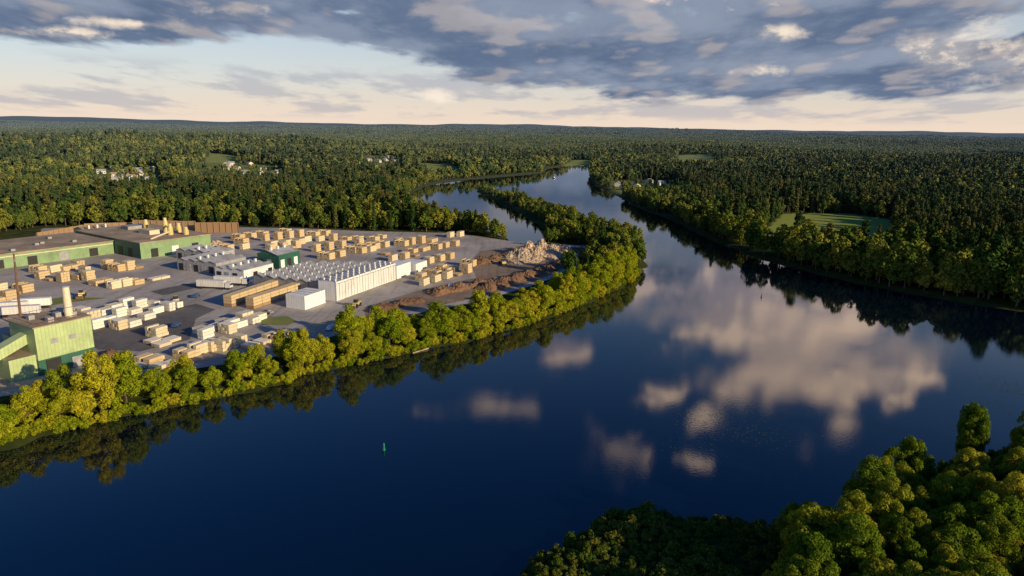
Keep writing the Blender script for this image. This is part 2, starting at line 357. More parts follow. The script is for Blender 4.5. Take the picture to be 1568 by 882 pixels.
def pine(name,h,w,n,size,leafm='needle'):
    C=[];R=[]
    for i in range(20):
        t=0.3+0.7*(i/19); rr=w/2*(1-t*0.75)*random.uniform(.35,1.0); th=i*2.4
        C.append((rr*cos(th),rr*sin(th),t*h*0.96)); R.append(w*random.uniform(.14,.22)*(1.15-t*0.5))
    q=leaves(C,R,n,size,0.6,0.6,0.3)
    return mesh_tree(name,q,[((0,0,-.3),(0,0,h*0.97),0.016*h,0.03)]+[((0,0,c[2]-0.5),c,0.08,0.03) for c in C[::2]],leafm)
def cluster(name,n,kinds):
    mb=MB()
    for i in range(n):
        a=i*2.4; r=3.0*math.sqrt(i+0.3)*1.75; x,y=r*cos(a)+random.uniform(-2,2),r*sin(a)+random.uniform(-2,2); h=random.uniform(9,16)
        if random.random()<kinds:
            q=leaves([(x,y,h*.35),(x,y,h*.6),(x,y,h*.85)],[2.8,2.0,1.1],34,2.0,0.3); m='needle'
        else:
            w=random.uniform(7,10); q=leaves([(x,y,h*.5),(x+w*.2,y,h*.72),(x-w*.2,y+w*.1,h*.68)],[w*.42,w*.3,w*.3],48,2.2,0.3); m='leaf_far'
        nv=len(mb.v); k=len(q)//4; mb.v+=[tuple(p) for p in q.tolist()]; mk=mb.k(m)
        mb.f+=[(nv+4*i2,nv+4*i2+1,nv+4*i2+2,nv+4*i2+3) for i2 in range(k)]; mb.mi+=[mk]*k
    return mb.mesh(name)
def protocol(name,meshes):
    c=bpy.data.collections.new(name)
    for i,me in enumerate(meshes):
        o=bpy.data.objects.new('%s_%02d'%(name,i),me); c.objects.link(o)
    return c
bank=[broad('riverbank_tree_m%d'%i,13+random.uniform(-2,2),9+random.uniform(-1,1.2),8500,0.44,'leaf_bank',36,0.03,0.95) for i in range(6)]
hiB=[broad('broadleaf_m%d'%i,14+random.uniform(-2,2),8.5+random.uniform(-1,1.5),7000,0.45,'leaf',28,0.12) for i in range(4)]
hiC=[conifer('spruce_m0',17,6,5500,0.55),pine('pine_m0',19,8,5500,0.5)]
fgB=[broad('foreground_tree_m%d'%i,12+random.uniform(-2,2),7.6+random.uniform(-1,1.4),18000,0.30,'leaf_fg',60,0.03,0.80) for i in range(5)]
bush=[broad('shrub_m%d'%i,2.6,3.6,1200,0.26,'shrub',12,0.0) for i in range(3)]
bushB=[broad('bank_shrub_m%d'%i,4.2,5.0,2200,0.32,'leaf_bank',14,0.0) for i in range(2)]
midB=[broad('mid_broadleaf%d'%i,14+random.uniform(-2,2),9+random.uniform(-1,1),1100,1.05,'leaf_far',20,0.1) for i in range(4)]
midC=[conifer('mid_spruce',17,6.2,900,1.2),pine('mid_pine',19,8.5,900,1.1)]
loB=[broad('far_broadleaf%d'%i,14+random.uniform(-2,2),10,260,2.1,'leaf_far',12,0.1) for i in range(3)]
loC=[conifer('far_spruce',17,7.5,200,2.2),pine('far_pine',18,9,220,2.1)]
clB=[cluster('far_grove%d'%i,12,k) for i,k in enumerate((0.1,0.3,0.6,0.9))]
def scatter(name,pts,z,rot,scl,idx,coll):
    me=bpy.data.meshes.new(name); n=len(pts)
    me.vertices.add(n); me.vertices.foreach_set('co',np.column_stack([pts,z]).astype(np.float32).ravel())
    for nm,ty,ar in (('rotz','FLOAT',rot),('scl','FLOAT',scl),('idx','INT',idx)):
        a=me.attributes.new(nm,ty,'POINT'); a.data.foreach_set('value',np.asarray(ar,dtype=np.int32 if ty=='INT' else np.float32))
    o=place(name,me,0,0)
    ng=bpy.data.node_groups.new(name+'_nodes','GeometryNodeTree')
    ng.interface.new_socket(name='Geometry',in_out='INPUT',socket_type='NodeSocketGeometry'); ng.interface.new_socket(name='Geometry',in_out='OUTPUT',socket_type='NodeSocketGeometry')
    N=ng.nodes; gi=N.new('NodeGroupInput'); go=N.new('NodeGroupOutput'); ip=N.new('GeometryNodeInstanceOnPoints')
    ci=N.new('GeometryNodeCollectionInfo'); ci.inputs['Collection'].default_value=coll; ci.inputs['Separate Children'].default_value=True; ci.inputs['Reset Children'].default_value=True
    def at(nm,ty):
        a=N.new('GeometryNodeInputNamedAttribute'); a.data_type=ty; a.inputs['Name'].default_value=nm
        return [s for s in a.outputs if s.enabled][0]
    cx=N.new('ShaderNodeCombineXYZ'); L=ng.links.new
    L(at('rotz','FLOAT'),cx.inputs[2]); L(gi.outputs[0],ip.inputs['Points']); L(ci.outputs[0],ip.inputs['Instance'])
    ip.inputs['Pick Instance'].default_value=True; L(at('idx','INT'),ip.inputs['Instance Index'])
    L(cx.outputs[0],ip.inputs['Rotation']); L(at('scl','FLOAT'),ip.inputs['Scale']); L(ip.outputs[0],go.inputs[0])
    md=o.modifiers.new('scatter','NODES'); md.node_group=ng; return o
# ------------------------------------------------------------ forest
def ringpts(r0,r1,sf,half=radians(54)):
    out=[];r=r0
    while r<r1:
        s=sf(r); n=int(2*half*r/s); a=(np.arange(n)+rng.random(n)*0.9+0.5*rng.random())/n*2*half-half
        rr=r+rng.uniform(-.45,.45,n)*s; out.append(np.stack([rr*np.sin(a),rr*np.cos(a)],1)); r+=s
    return np.concatenate(out)
CHAN=px([(600,280),(700,290),(800,340),(850,360),(850,395),(790,400),(700,372),(600,330)],0)
def grow_forest():
    P=np.concatenate([ringpts(150,700,lambda r:6.6),ringpts(700,2200,lambda r:6.6*(r/700)**0.75),ringpts(2200,9500,lambda r:26*(r/2200)**0.85)])
    sd=land_sd(P); ok=sd>3.0; ok&=~inside(P,FG); ok&=~meadow(P,sd)
    for p in [YARD]+FIELDS: ok&=~inside(P,p)
    for p in TOWN: ok&=~(inside(P,p)&(rng.random(len(P))<0.82))
    dy=dist(P,YARD); ok&=dy>3
    strip=(P[:,0]<60)&(P[:,1]<335)&(sd<60)&(P[:,0]<0.62*P[:,1]-70); ok&=~strip
    P=P[ok];sd=sd[ok]; z=height(P,sd); r=np.hypot(P[:,0],P[:,1]); n=len(P)
    con=smooth_noise(P,140,1)*0.5+0.36+smooth_noise(P,900,3)*0.25; con=np.where(sd<22,0.08,con); con=np.where((P[:,0]>100)&(sd>60)&(r<1200),con+0.3,con)
    con=np.where(r>1500,con*0.8,con)
    isc=rng.random(n)<con; scl=(0.62+0.6*rng.random(n))*(1+0.24*smooth_noise(P,60,5)); right=(P[:,0]>60)
    scl=np.where((sd<9)&~right,scl*0.75,scl); scl=np.where(right&(r<450),scl*1.15,scl)
    isl=inside(P,px([(700,275),(830,300),(1010,340),(1010,420),(900,375),(830,345),(700,300)],0)); scl=np.where(isl,scl*0.72,scl)
    scl=np.where(inside(P,CHAN)&~isl,scl*0.8,scl)
    for p in TOWN: scl=np.where(inside(P,p),scl*0.6,scl)
    rot=rng.random(n)*6.28
    for nm,a,b,B,C in (('forest',0,320,hiB,hiC),('forest',320,950,midB,midC),('forest',950,2200,loB,loC)):
        k=(r>=a)&(r<b); co=protocol('forest_kind_%d'%a,B+C)
        idx=np.where(isc[k],len(B)+rng.integers(0,len(C),k.sum()),rng.integers(0,len(B),k.sum()))
        s=scl[k]*(1.0 if b<2000 else 1.1)
        scatter(nm,P[k],z[k]-0.2,rot[k],s,idx,co)
    k=r>=2200; co=protocol('grove_kind',clB)
    idx=np.clip((con[k]*3.2+rng.random(k.sum())).astype(int),0,3)
    scatter('forest',P[k],z[k]-1.5,rot[k],np.ones(k.sum())*(0.9+0.3*rng.random(k.sum()))*np.clip((r[k]/2200)**0.25,1,1.35),idx,co)
    print('forest trees',n)
grow_forest()
# ------------------------------------------------------------ riverbank trees beside the yard
def along(poly,step):
    out=[];
    for a,b in zip(poly[:-1],poly[1:]):
        L=np.linalg.norm(b-a); 
        k=max(1,int(round(L/step)))
        for i in range(k): out.append((a+(b-a)*i/k,(b-a)/L))
    return out
lb=np.array([G(*p) for p in left[0:18]])
gaps=[np.array(G(285,622)),np.array(G(448,582))]
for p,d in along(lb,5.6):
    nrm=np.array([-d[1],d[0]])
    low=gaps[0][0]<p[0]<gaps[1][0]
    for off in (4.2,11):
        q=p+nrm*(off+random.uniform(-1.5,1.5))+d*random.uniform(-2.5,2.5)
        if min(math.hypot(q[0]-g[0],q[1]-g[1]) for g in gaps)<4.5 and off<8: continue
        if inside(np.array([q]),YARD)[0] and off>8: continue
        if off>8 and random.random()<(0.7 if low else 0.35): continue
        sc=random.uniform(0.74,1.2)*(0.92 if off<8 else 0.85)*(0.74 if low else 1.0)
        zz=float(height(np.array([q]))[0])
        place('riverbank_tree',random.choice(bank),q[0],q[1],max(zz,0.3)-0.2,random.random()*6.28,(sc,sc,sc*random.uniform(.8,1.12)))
pts=[]
for p,d in along(lb,2.2):
    nrm=np.array([-d[1],d[0]]); pts.append(p+nrm*random.uniform(-0.3,2.5)); pts.append(p+nrm*random.uniform(8,18))
pts=np.array(pts); pts=pts[~inside(pts,YARD)]; n=len(pts)
scatter('riverbank_shrubs',pts,np.maximum(height(pts),0.1)-0.4,rng.random(n)*6.28,0.45+0.5*rng.random(n),rng.integers(0,2,n),protocol('bank_shrub_kind',bushB))
# ------------------------------------------------------------ foreground bank
def grid_in(poly,s):
    a=poly.min(0);b=poly.max(0); X,Y=np.meshgrid(np.arange(a[0],b[0],s),np.arange(a[1],b[1],s)); P=np.stack([X.ravel(),Y.ravel()],1); P+=rng.uniform(-.42,.42,P.shape)*s
    return P[inside(P,poly)]
WOOD=px([(1120,1000),(1150,905),(1200,862),(1245,838),(1300,812),(1335,785),(1400,775),(1470,765),(1530,740),(1600,725),(1800,715),(1800,1100)],0.5)
for q in grid_in(WOOD,5.4):
    sc=random.uniform(0.62,1.15); place('broadleaf_tree',random.choice(fgB),q[0],q[1],float(height(np.array([q]))[0])-0.2,random.random()*6.28,(sc,sc,sc*random.uniform(.85,1.1)))
for u,v,s in [(1345,758,.75),(1362,752,.95),(1388,750,1.15),(1402,748,.7),(1482,702,1.3),(1476,706,.8),(1440,738,.5),(1332,775,.8),(1562,700,1.0),(1590,700,1.3),(1418,744,.6),(1530,735,.6),(1560,735,.9)]:
    x,y=G(u,v,0.6); place('broadleaf_tree',random.choice(fgB),x,y,0.3,random.random()*6.28,(s*.72,s*.72,s))
P=grid_in(FG,1.55); sd=land_sd(P); k=(sd>0.2)&~inside(P,WOOD); P=P[k]; n=len(P)
scatter('marsh_shrubs',P,height(P)-0.25,rng.random(n)*6.28,0.30+0.55*rng.random(n)*(0.7+0.7*(smooth_noise(P,8)>0.1)),rng.integers(0,3,n),protocol('marsh_shrub_kind',bush))
# round field tree beside the clearing
x,y=G(1237,362,2); place('field_tree',hiB[0],x,y,2,0,(1.25,1.25,.8))
# ------------------------------------------------------------ lumber stacks
ZY=1.9
def stack(nx,ny,nz,L,mat,cap=None,bw=1.25,bh=1.05):
    mb=MB()
    for iy in range(ny):
        for ix in range(nx):
            hh=nz-(1 if random.random()<0.18 and nz>1 else 0)
            for iz in range(hh):
                x=ix*(bw+0.12); y=iy*(L+0.35); z=iz*(bh+0.12); j=random.uniform(-.08,.08)
                mb.box(x,x+bw,y+j,y+L+j+random.uniform(-.2,.1),z+0.12,z+0.12+bh,mat,cap)
                for t in (0.15,0.5,0.85): mb.box(x+.02,x+bw-.02,y+L*t-.06,y+L*t+.06,z,z+0.115,'bearer')
    me=mb.mesh('lumber_bundles'); 
    c=np.zeros(len(me.vertices)*3); me.vertices.foreach_get('co',c); c=c.reshape(-1,3); c[:,0]-=c[:,0].mean(); c[:,1]-=c[:,1].mean(); me.vertices.foreach_set('co',c.ravel()); return me
SW=[stack(2,1,3,4.9,'wrap','wrap'),stack(3,1,2,4.9,'wrap','pale'),stack(4,1,3,3.7,'pale','wrap'),stack(2,1,2,4.9,'wrap','wrap')]
ST=[stack(3,1,3,4.9,'tan','pale'),stack(6,1,3,4.9,'tan','tan'),stack(3,1,4,4.3,'tan','pale'),stack(5,1,2,4.9,'tan','tan'),stack(2,1,3,6.0,'pale','tan'),stack(4,2,2,4.0,'tan','tan'),stack(3,1,1,4.9,'brownw','tan')]
SP=[stack(3,1,3,4.9,'pale','wrap'),stack(4,1,3,4.9,'pale','pale'),stack(3,1,2,4.9,'pale','wrap'),stack(5,1,2,4.9,'tan','pale')]
TH=radians(-24)
def put(u,v,kind,rot=TH,s=1.0):
    x,y=G(u,v,ZY); place('lumber_stack',random.choice(kind),x,y,ZY,rot+random.choice((0,0,0,pi/2))+random.uniform(-.03,.03),s)
def row(a,b,kind,sp=8.0,rot=TH):
    A=Vector(G(*a,ZY));B=Vector(G(*b,ZY)); L=(B-A).length; t=0.0; m=random.choice(kind); d=(B-A)/L
    while t<L:
        if random.random()<0.35: m=random.choice(kind)
        p=A+d*t; place('lumber_stack',m,p.x,p.y,ZY,rot+random.uniform(-.03,.03),random.uniform(.94,1.04))
        t+=sp*random.uniform(.85,1.1)*(1.9 if random.random()<0.14 else 1)
for p in [(150,502),(166,494),(182,503),(203,499),(140,489),(160,481),(185,484),(205,481),(225,488),(240,479),(215,471),(235,469),(258,475),(126,484),(195,469),(175,474),(270,470)]: put(*p,SW)
for p in [(235,524),(248,529),(263,522),(241,514)]: put(*p,SP)
for p in [(214,562),(228,556),(244,563),(262,559),(236,551)]: put(*p,SP)
for p in [(286,545),(304,541),(323,536),(343,534),(362,529),(383,531),(402,525),(420,521),(440,522)]: put(*p,SP)
for p in [(310,510),(331,505),(349,509),(366,500),(386,494),(316,517),(344,498),(396,489),(356,503),(375,491)]: put(*p,SW)
for p in [(65,426),(80,429),(97,431),(110,423),(125,426),(136,429),(85,416),(105,413),(120,409),(75,411),(60,417),(165,411),(180,414),(198,413),(210,411),(155,435),(130,418)]: put(*p,ST)
for p in [(5,456),(20,451),(36,446),(0,446),(15,461),(-20,455),(-10,465)]: put(*p,ST)
row((175,441),(255,425),SP,5.0)
for a,b in [((305,389),(360,381)),((370,373),(470,361)),((365,366),(440,357)),((375,381),(470,373)),((470,370),(560,366)),((445,390),(530,379)),((500,396),(580,383)),((540,386),(620,371)),((550,373),(592,362)),((615,376),(672,369)),((630,386),(700,376)),((602,399),(642,391)),((642,406),(702,393)),((650,436),(716,417)),((660,423),(720,406)),((645,428),(690,416)),((690,363),(718,361)),((415,386),(470,377)),((590,390),(650,382)),((480,362),(530,356))]: row(a,b,ST,8.5)
# long timber rows
for a,b in [((343,469),(424,441)),((377,472),(455,446))]:
    A=Vector(G(*a,ZY));B=Vector(G(*b,ZY)); L=(B-A).length; mb=MB()
    n=int(L/5.2)
    for i in range(n):
        for ix in range(3):
            for iz in range(4):
                mb.box(ix*1.35,ix*1.35+1.25,i*5.2,i*5.2+4.95,iz*1.2+.1,iz*1.2+1.16,'tan' if iz%4 else 'brownw','tan')
    d=(B-A).normalized(); place('timber_row',mb.mesh('timber_row'),A.x,A.y,ZY,math.atan2(-d.x,d.y))
# ------------------------------------------------------------ buildings
def building(name,x,y,rz,parts):
    e=bpy.data.objects.new(name,None); e.location=(x,y,ZY-0.06); e.rotation_euler=(0,0,rz); root.objects.link(e)
    for nm,mb in parts.items():
        o=bpy.data.objects.new(nm,mb.mesh(nm)); root.objects.link(o); o.parent=e
    return e
# sawmill hall (long green walls, flat weathered roof)
x,y=G(175,388,ZY); x2,y2=G(15,410,ZY); th=math.atan2(-(x-x2),(y-y2))
w=MB();r=MB();d=MB();t=MB()
w.box(-48,0,-125,0,0,7,'green','roof'); r.box(-48.5,0.5,-125.5,0.3,7.0,7.5,'roof')
w.box(-44,28,0.4,42,0,8.5,'greend','roof'); w.box(28.02,28.2,0.4,42,0,8.4,'green')
r.box(-44.5,28.6,0.2,42.5,8.5,9.0,'roof')
for i in range(8):
    yy=-118+i*15; d.box(0.02,0.12,yy,yy+4.5,0.2,4.6,'dark' if i%3 else 'grey')
for i in range(3): d.box(28.22,28.32,6+i*12,10+i*12,0.2,5,'dark' if i!=1 else 'white')
for i in range(2): d.box(4+i*11,9+i*11,0.28,0.38,0.2,5,'dark')
t.box(0.02,0.1,-125,0,5.6,6.0,'cream')
for i in range(14): 
    xx=random.uniform(-40,-6);yy=random.uniform(-115,-6); t.box(xx,xx+2,yy,yy+2,7.5,8.6,'grey')
for xx,yy,hh in ((2,30,8),(9,34,5),(14,26,6),(-20,30,5),(20,32,4)):
    t.cyl(xx,yy,9,9+hh*.6,1.5,1.5,'yellow'); t.cyl(xx,yy,9+hh*.6,9+hh,1.5,0.8,'yellow'); t.cyl(xx,yy,9+hh,9+hh+.5,1.0,1.0,'cream')
t.beam((2,30,13),(14,26,12),0.5,'yellow'); t.beam((14,26,11),(22,10,9.3),0.5,'cream'); t.box(-6,6,18,24,9,11.5,'cream','yellow')
t.box(-30,-22,20,30,9,11,'grey')
building('sawmill_building',x,y,th,{'walls':w,'roof':r,'doors':d,'roof_equipment':t})
# kilns
A=Vector(G(515,461,ZY));B=Vector(G(606,428,ZY)); d_=(B-A); L=d_.length; rz=math.atan2(-d_.x,d_.y)
w=MB();r=MB();d=MB()
w.box(-9,0,0,L,0,8.2,'white','greyroof'); n=11; s=L/n
for i in range(n):
    d.box(0.02,0.22,i*s+.35,i*s+s-.35,0.3,7.2,'white'); d.box(0.23,0.33,i*s+s*.47,i*s+s*.53,0.3,7.2,'grey'); d.box(0.05,0.3,i*s+.3,i*s+s-.3,7.3,7.5,'grey')
    w.box(0.02,0.5,i*s-.12,i*s+.12,0,8.6,'white')
    for k in range(3): r.cyl(-1.5-k*3,i*s+s/2,8.2,8.9,0.3,0.3,'white',8); r.box(-1.9-k*3,-1.1-k*3,i*s+s/2-.4,i*s+s/2+.4,8.9,9.05,'white')
w.box(-12,-2.5,-17,-4,0,5.6,'white','white'); w.box(-9,0,L+1,L+14,0,6.4,'white','white'); w.box(-9,2,L+16,L+27,0,5,'white','white')
for k in range(4): r.box(-12,-2.5,-14+k*3.2,-13.8+k*3.2,5.6,5.75,'grey')
building('lumber_drying_kiln',A.x,A.y,rz,{'walls':w,'doors':d,'roof_vents':r})
w=MB();r=MB()
for k in range(6):
    x0=-11-6.2*(k+1); w.box(x0,x0+5.9,4,L+8-3*k,0,5.6,'grey','greyroof'); r.gable(x0,x0+5.9,4,L+8-3*k,5.6,1.1,'greyroof','grey')
    for i in range(9):
        yy=6+i*4.8
        if yy<L+4-3*k: r.box(x0+1,x0+1.5,yy,yy+.5,6.0,6.9,'grey'); r.box(x0+4.3,x0+4.8,yy,yy+.5,6.0,6.9,'white')
building('kiln_shed',A.x,A.y,rz,{'walls':w,'roof':r})
def shed(name,u,v,wx,ly,h,wall,roof,gables=1,rzz=None):
    x,y=G(u,v,ZY); w=MB();r=MB();d=MB(); s=wx/gables
    w.box(-wx,0,0,ly,0,h,wall,roof)
    for k in range(gables): r.gable(-wx+k*s+.05,-wx+(k+1)*s-.45,0,ly,h+.02,s*0.14,roof,wall)
    m=int(ly/5)
    for k in range(m): d.box(0.02,0.12,k*5+1.2,k*5+4,0.1,h*.65,'dark' if k%2 else 'white')
    for k in range(int(wx/5)): d.box(-wx+k*5+1.2,-wx+k*5+4,-0.12,-0.02,0.1,h*.65,'grey' if k%2 else 'dark')
    for k in range(m): r.box(-wx*.5-.5,-wx*.5+.5,k*5+2,k*5+3,h+.5,h+s*.14+1.2,'white')
    return building(name,x,y,rz if rzz is None else rzz,{'walls':w,'roof':r,'doors':d})
shed('kiln_shed',332,420,26,20,5.5,'grey','greyroof',4)
shed('kiln_shed',374,430,18,20,5,'white','greyroof',3)
shed('kiln_shed',330,402,28,14,5,'grey','greyroof',4)
shed('workshop_building',428,413,14,16,7.5,'greend','greyroof',1)
shed('green_shed',150,372,30,16,6,'lime','roof',2,th)
# power plant, chimney
x,y=G(62,576,ZY); xb,yb=G(147,553,ZY); rp=math.atan2(-(xb-x),(yb-y))
w=MB();r=MB();d=MB();c=MB(); Lp=math.hypot(xb-x,yb-y)
w.box(-15,0,0,Lp,5,14.4,'lime','roof'); w.box(-15,0,0,Lp,0,4.98,'greend'); w.box(0.02,0.25,0,Lp,4.8,14.6,'lime')
w.box(-26,-15.02,2,Lp-2,0,8,'lime','roof'); w.box(-10,-1,-7,-0.02,0,6.5,'lime','roof'); w.box(-24,-12,-8,-.05,0,4.5,'greend','roof')
w.add([(-9,-22,0.5),(-5,-22,0.5),(-5,0,9),(-9,0,9),(-9,-22,3.4),(-5,-22,3.4),(-5,0,12),(-9,0,12)],[(0,1,5,4),(1,2,6,5),(2,3,7,6),(3,0,4,7),(4,5,6,7),(0,3,2,1)],'lime')
r.box(-15.4,0.5,-.4,Lp+.4,14.6,14.9,'roof')
for i in range(9): r.beam((-15,Lp*i/8,14.9),(-15,Lp*i/8,16),.06,'rust'); r.beam((0,Lp*i/8,14.9),(0,Lp*i/8,16),.06,'rust')
r.beam((-15,0,16),(-15,Lp,16),.07,'rust'); r.beam((0,0,16),(0,Lp,16),.07,'rust'); r.beam((-15,0,16),(0,0,16),.07,'rust')
for xx,yy in ((-11,3),(-8,9),(-12,12),(-4,5),(-5,12)): r.box(xx,xx+2,yy,yy+1.6,14.9,16.2,'grey')
d.box(0.27,0.37,2,6,0.2,4.4,'dark'); d.box(0.27,0.37,9,12,0.2,3.4,'grey'); d.box(-13,-11,-.12,-.02,5.5,7,'dark')
d.box(.27,.35,4,6,9,10.5,'grey'); d.box(.27,.35,9,11,9,10.5,'grey')
c.cyl(-4,Lp-4,14.9,24,1.15,1.0,'cream',16); c.cyl(-4,Lp-4,24,24.4,1.15,1.15,'grey',16)
c.cyl(-4,Lp-4,17.8,18.1,1.25,1.25,'grey',16)
building('power_plant',x,y,rp,{'walls':w,'roof':r,'doors':d,'chimney':c})
# mast
x,y=G(33,500,ZY); mb=MB(); mb.cyl(0,0,0,27,.5,.28,'rust',8,1.3,0); mb.box(-.7,.7,-.7,.7,0,.6,'grey')
for k in range(9): mb.beam((-.5+k*.13,0,3+k*2.4),(.6+k*.13,0,3+k*2.4),.07,'rust')
mb.box(.9,1.7,-.4,.4,24,25,'grey'); place('radio_mast',mb.mesh('mast'),x,y,ZY)
# timber wall at the back of the yard
for a,b,hh in (((130,352),(205,350),4.5),((205,352),(300,354),7),((300,356),(366,356),7),((58,366),(128,353),4)):
    A=Vector(G(*a,ZY));B=Vector(G(*b,ZY)); Lw=(B-A).length; mb=MB(); n=int(Lw/4)
    for i in range(n): mb.box(i*Lw/n,i*Lw/n+Lw/n-.05,0,.5,0,hh+random.uniform(-.12,.12),'brownw')
    for i in range(n+1): mb.box(i*Lw/n-.15,i*Lw/n+.12,-.45,-.02,0,hh-.4,'brownw')
    dd=B-A; place('timber_fence',mb.mesh('timber_fence'),A.x,A.y,ZY-.05,math.atan2(dd.y,dd.x))
# ------------------------------------------------------------ heaps
def heap(name,a,b,w,h,mat,sticks=0,stm='bearer'):
    A=Vector(G(*a,ZY));B=Vector(G(*b,ZY)); L=(B-A).length; nx=int(max(14,L/0.9)); ny=max(10,int(w/0.8)); ph=random.random()*9; v=[];f=[]
    for i in range(nx+1):
        for j in range(ny+1):
            s=i/nx;t=j/ny; e=max(0,min(1,min(s,1-s)*L/(w*.5)))**.6; g=max(0,1-(2*t-1)**2)
            zz=h*g*e*(0.75+.3*sin(i*.5+ph)*cos(j*.4+ph)+random.uniform(-.14,.14))
            v.append((s*L,(t-.5)*w*(1+.15*sin(i*.4+ph)),zz-.1))
    for i in range(nx):
        for j in range(ny): q=i*(ny+1)+j; f.append((q,q+ny+1,q+ny+2,q+1))
    mb=MB(); mb.add(v,f,mat)
    for k in range(sticks):
        p=Vector(random.choice(v))+Vector((0,0,.1)); dr=Vector((random.uniform(-1,1),random.uniform(-1,1),random.uniform(-.2,.25))).normalized()*random.uniform(.5,1.6)
        mb.beam(p-dr,p+dr,random.uniform(.08,.18),stm,4)
    dd=B-A; place(name,mb.mesh(name),A.x,A.y,ZY,math.atan2(dd.y,dd.x))
heap('wood_chip_pile',(770,400),(885,384),26,5.5,'chips',500,'chips')
heap('wood_chip_pile',(790,394),(845,384),18,7.5,'chips',300,'chips')
heap('log_pile',(722,405),(785,393),10,3.5,'earth',240,'bearer')
heap('bark_pile',(735,445),(885,398),11,3.2,'earth',60)
heap('bark_pile',(655,452),(765,430),9,3,'earth',80)
heap('bark_pile',(560,478),(650,458),8,2.2,'earth',20)
heap('bark_pile',(850,392),(900,385),10,4,'earth',120)
heap('wood_chip_pile',(308,380),(350,374),14,3.5,'chips')
heap('gravel_pile',(150,548),(185,540),8,2.8,'earth')
# ------------------------------------------------------------ vehicles
def car(body):
    mb=MB(); prof=[(-2.2,.45),(-2.2,.95),(-1.3,1.02),(-.8,1.5),(.9,1.5),(1.5,1.0),(2.25,.9),(2.25,.45)]
    n=len(prof); v=[(-.9 if z<1.2 else -.7,y,z) for y,z in prof]+[(.9 if z<1.2 else .7,y,z) for y,z in prof]
    mb.add(v,[tuple(range(n)),tuple(range(2*n-1,n-1,-1))]+[(i,i+n,(i+1)%n+n,(i+1)%n) for i in range(n)],body)
    mb.box(-.86,.86,-.75,.8,1.05,1.42,'glass')
    for sx in (-.85,.85):
        for yy in (-1.4,1.4): mb.cylh(sx,yy,.35,.35,.25,'tyre')
    return mb.mesh('car')
def trailer():
    mb=MB(); mb.box(-1.3,1.3,-7,6,1.1,4,'white'); mb.box(-1.2,1.2,6.5,9,.9,3.3,'white'); mb.box(-1.1,1.1,8.9,9.06,2.0,2.9,'glass'); mb.box(-.5,.5,-7,9,.7,1.05,'rust')
    for sx in (-1.05,1.05):
        for yy in (-6,-4.8,4,5.2,8): mb.cylh(sx,yy,.5,.5,.35,'tyre')
    return mb.mesh('truck')
cars=[car('white'),car('grey'),car('white'),car('blue')]; tk=trailer()
for u,v,a in [(12,478,1.9),(48,472,1.9),(326,442,-1.9),(352,436,-1.9),(30,484,1.9)]:
    x,y=G(u,v,ZY); place('semi_truck',tk,x,y,ZY+.05,a if u<100 else TH-pi/2+.3)
for u,v in [(160,565),(170,562),(180,558),(195,556),(515,500),(505,505),(60,590),(690,440),(410,480),(300,455),(270,500),(470,430)]:
    x,y=G(u,v,ZY); place('parked_car',random.choice(cars),x,y,ZY+.06,TH+random.choice((0,1.57,.4)))
def loader():
    mb=MB(); mb.box(-1.1,1.1,-2.8,.4,.9,2.0,'yellow'); mb.box(-.7,.7,-.9,.7,2.0,3.3,'glass','yellow'); mb.box(-.7,.7,.7,2.4,.9,1.5,'yellow')
    mb.beam((-.6,1.5,1.4),(-.6,3.6,.7),.15,'yellow'); mb.beam((.6,1.5,1.4),(.6,3.6,.7),.15,'yellow'); mb.box(-1.4,1.4,3.5,4.3,.15,1.2,'rust')
    for sx in (-1.2,1.2):
        for yy in (-1.8,1.5): mb.cylh(sx,yy,.8,.8,.5,'tyre')
    return mb.mesh('loader')
ld=loader()
for u,v in [(430,400),(600,415),(270,465),(770,405),(125,455),(545,470)]:
    x,y=G(u,v,ZY); place('wheel_loader',ld,x,y,ZY+.06,random.random()*6)
# ------------------------------------------------------------ houses
def house(wl,rf,L):
    mb=MB(); mb.box(-4,4,0,L,0,4.2,wl,'grey'); mb.gable(-4,4,0,L,4.22,2.6,rf,wl)
    for k in range(int(L/3)): mb.box(4.02,4.08,1+k*3,2.2+k*3,1.2,2.6,'glass'); mb.box(-4.08,-4.02,1+k*3,2.2+k*3,1.2,2.6,'glass')
    mb.box(-.6,.5,-.1,-.02,0,2.1,'red'); mb.box(1.5,2.8,-.08,-.02,1.2,2.6,'glass'); mb.box(-3,-1.8,-.08,-.02,1.2,2.6,'glass'); mb.box(1.5,2.3,L*.6,L*.6+.8,4.5,7.4,'earth')
    return mb.mesh('house')
hs=[house('housew','greyroof',12),house('housew','roof',10),house('cream','grey',13),house('housew','grey',11)]
for tw,nh in zip(HOMES,(18,11,6,5)):
    Q=grid_in(tw,19); rng.shuffle(Q)
    for q in Q[:nh]: place('house',random.choice(hs),q[0],q[1],float(height(np.array([q]))[0]),random.random()*3.1,0.92)
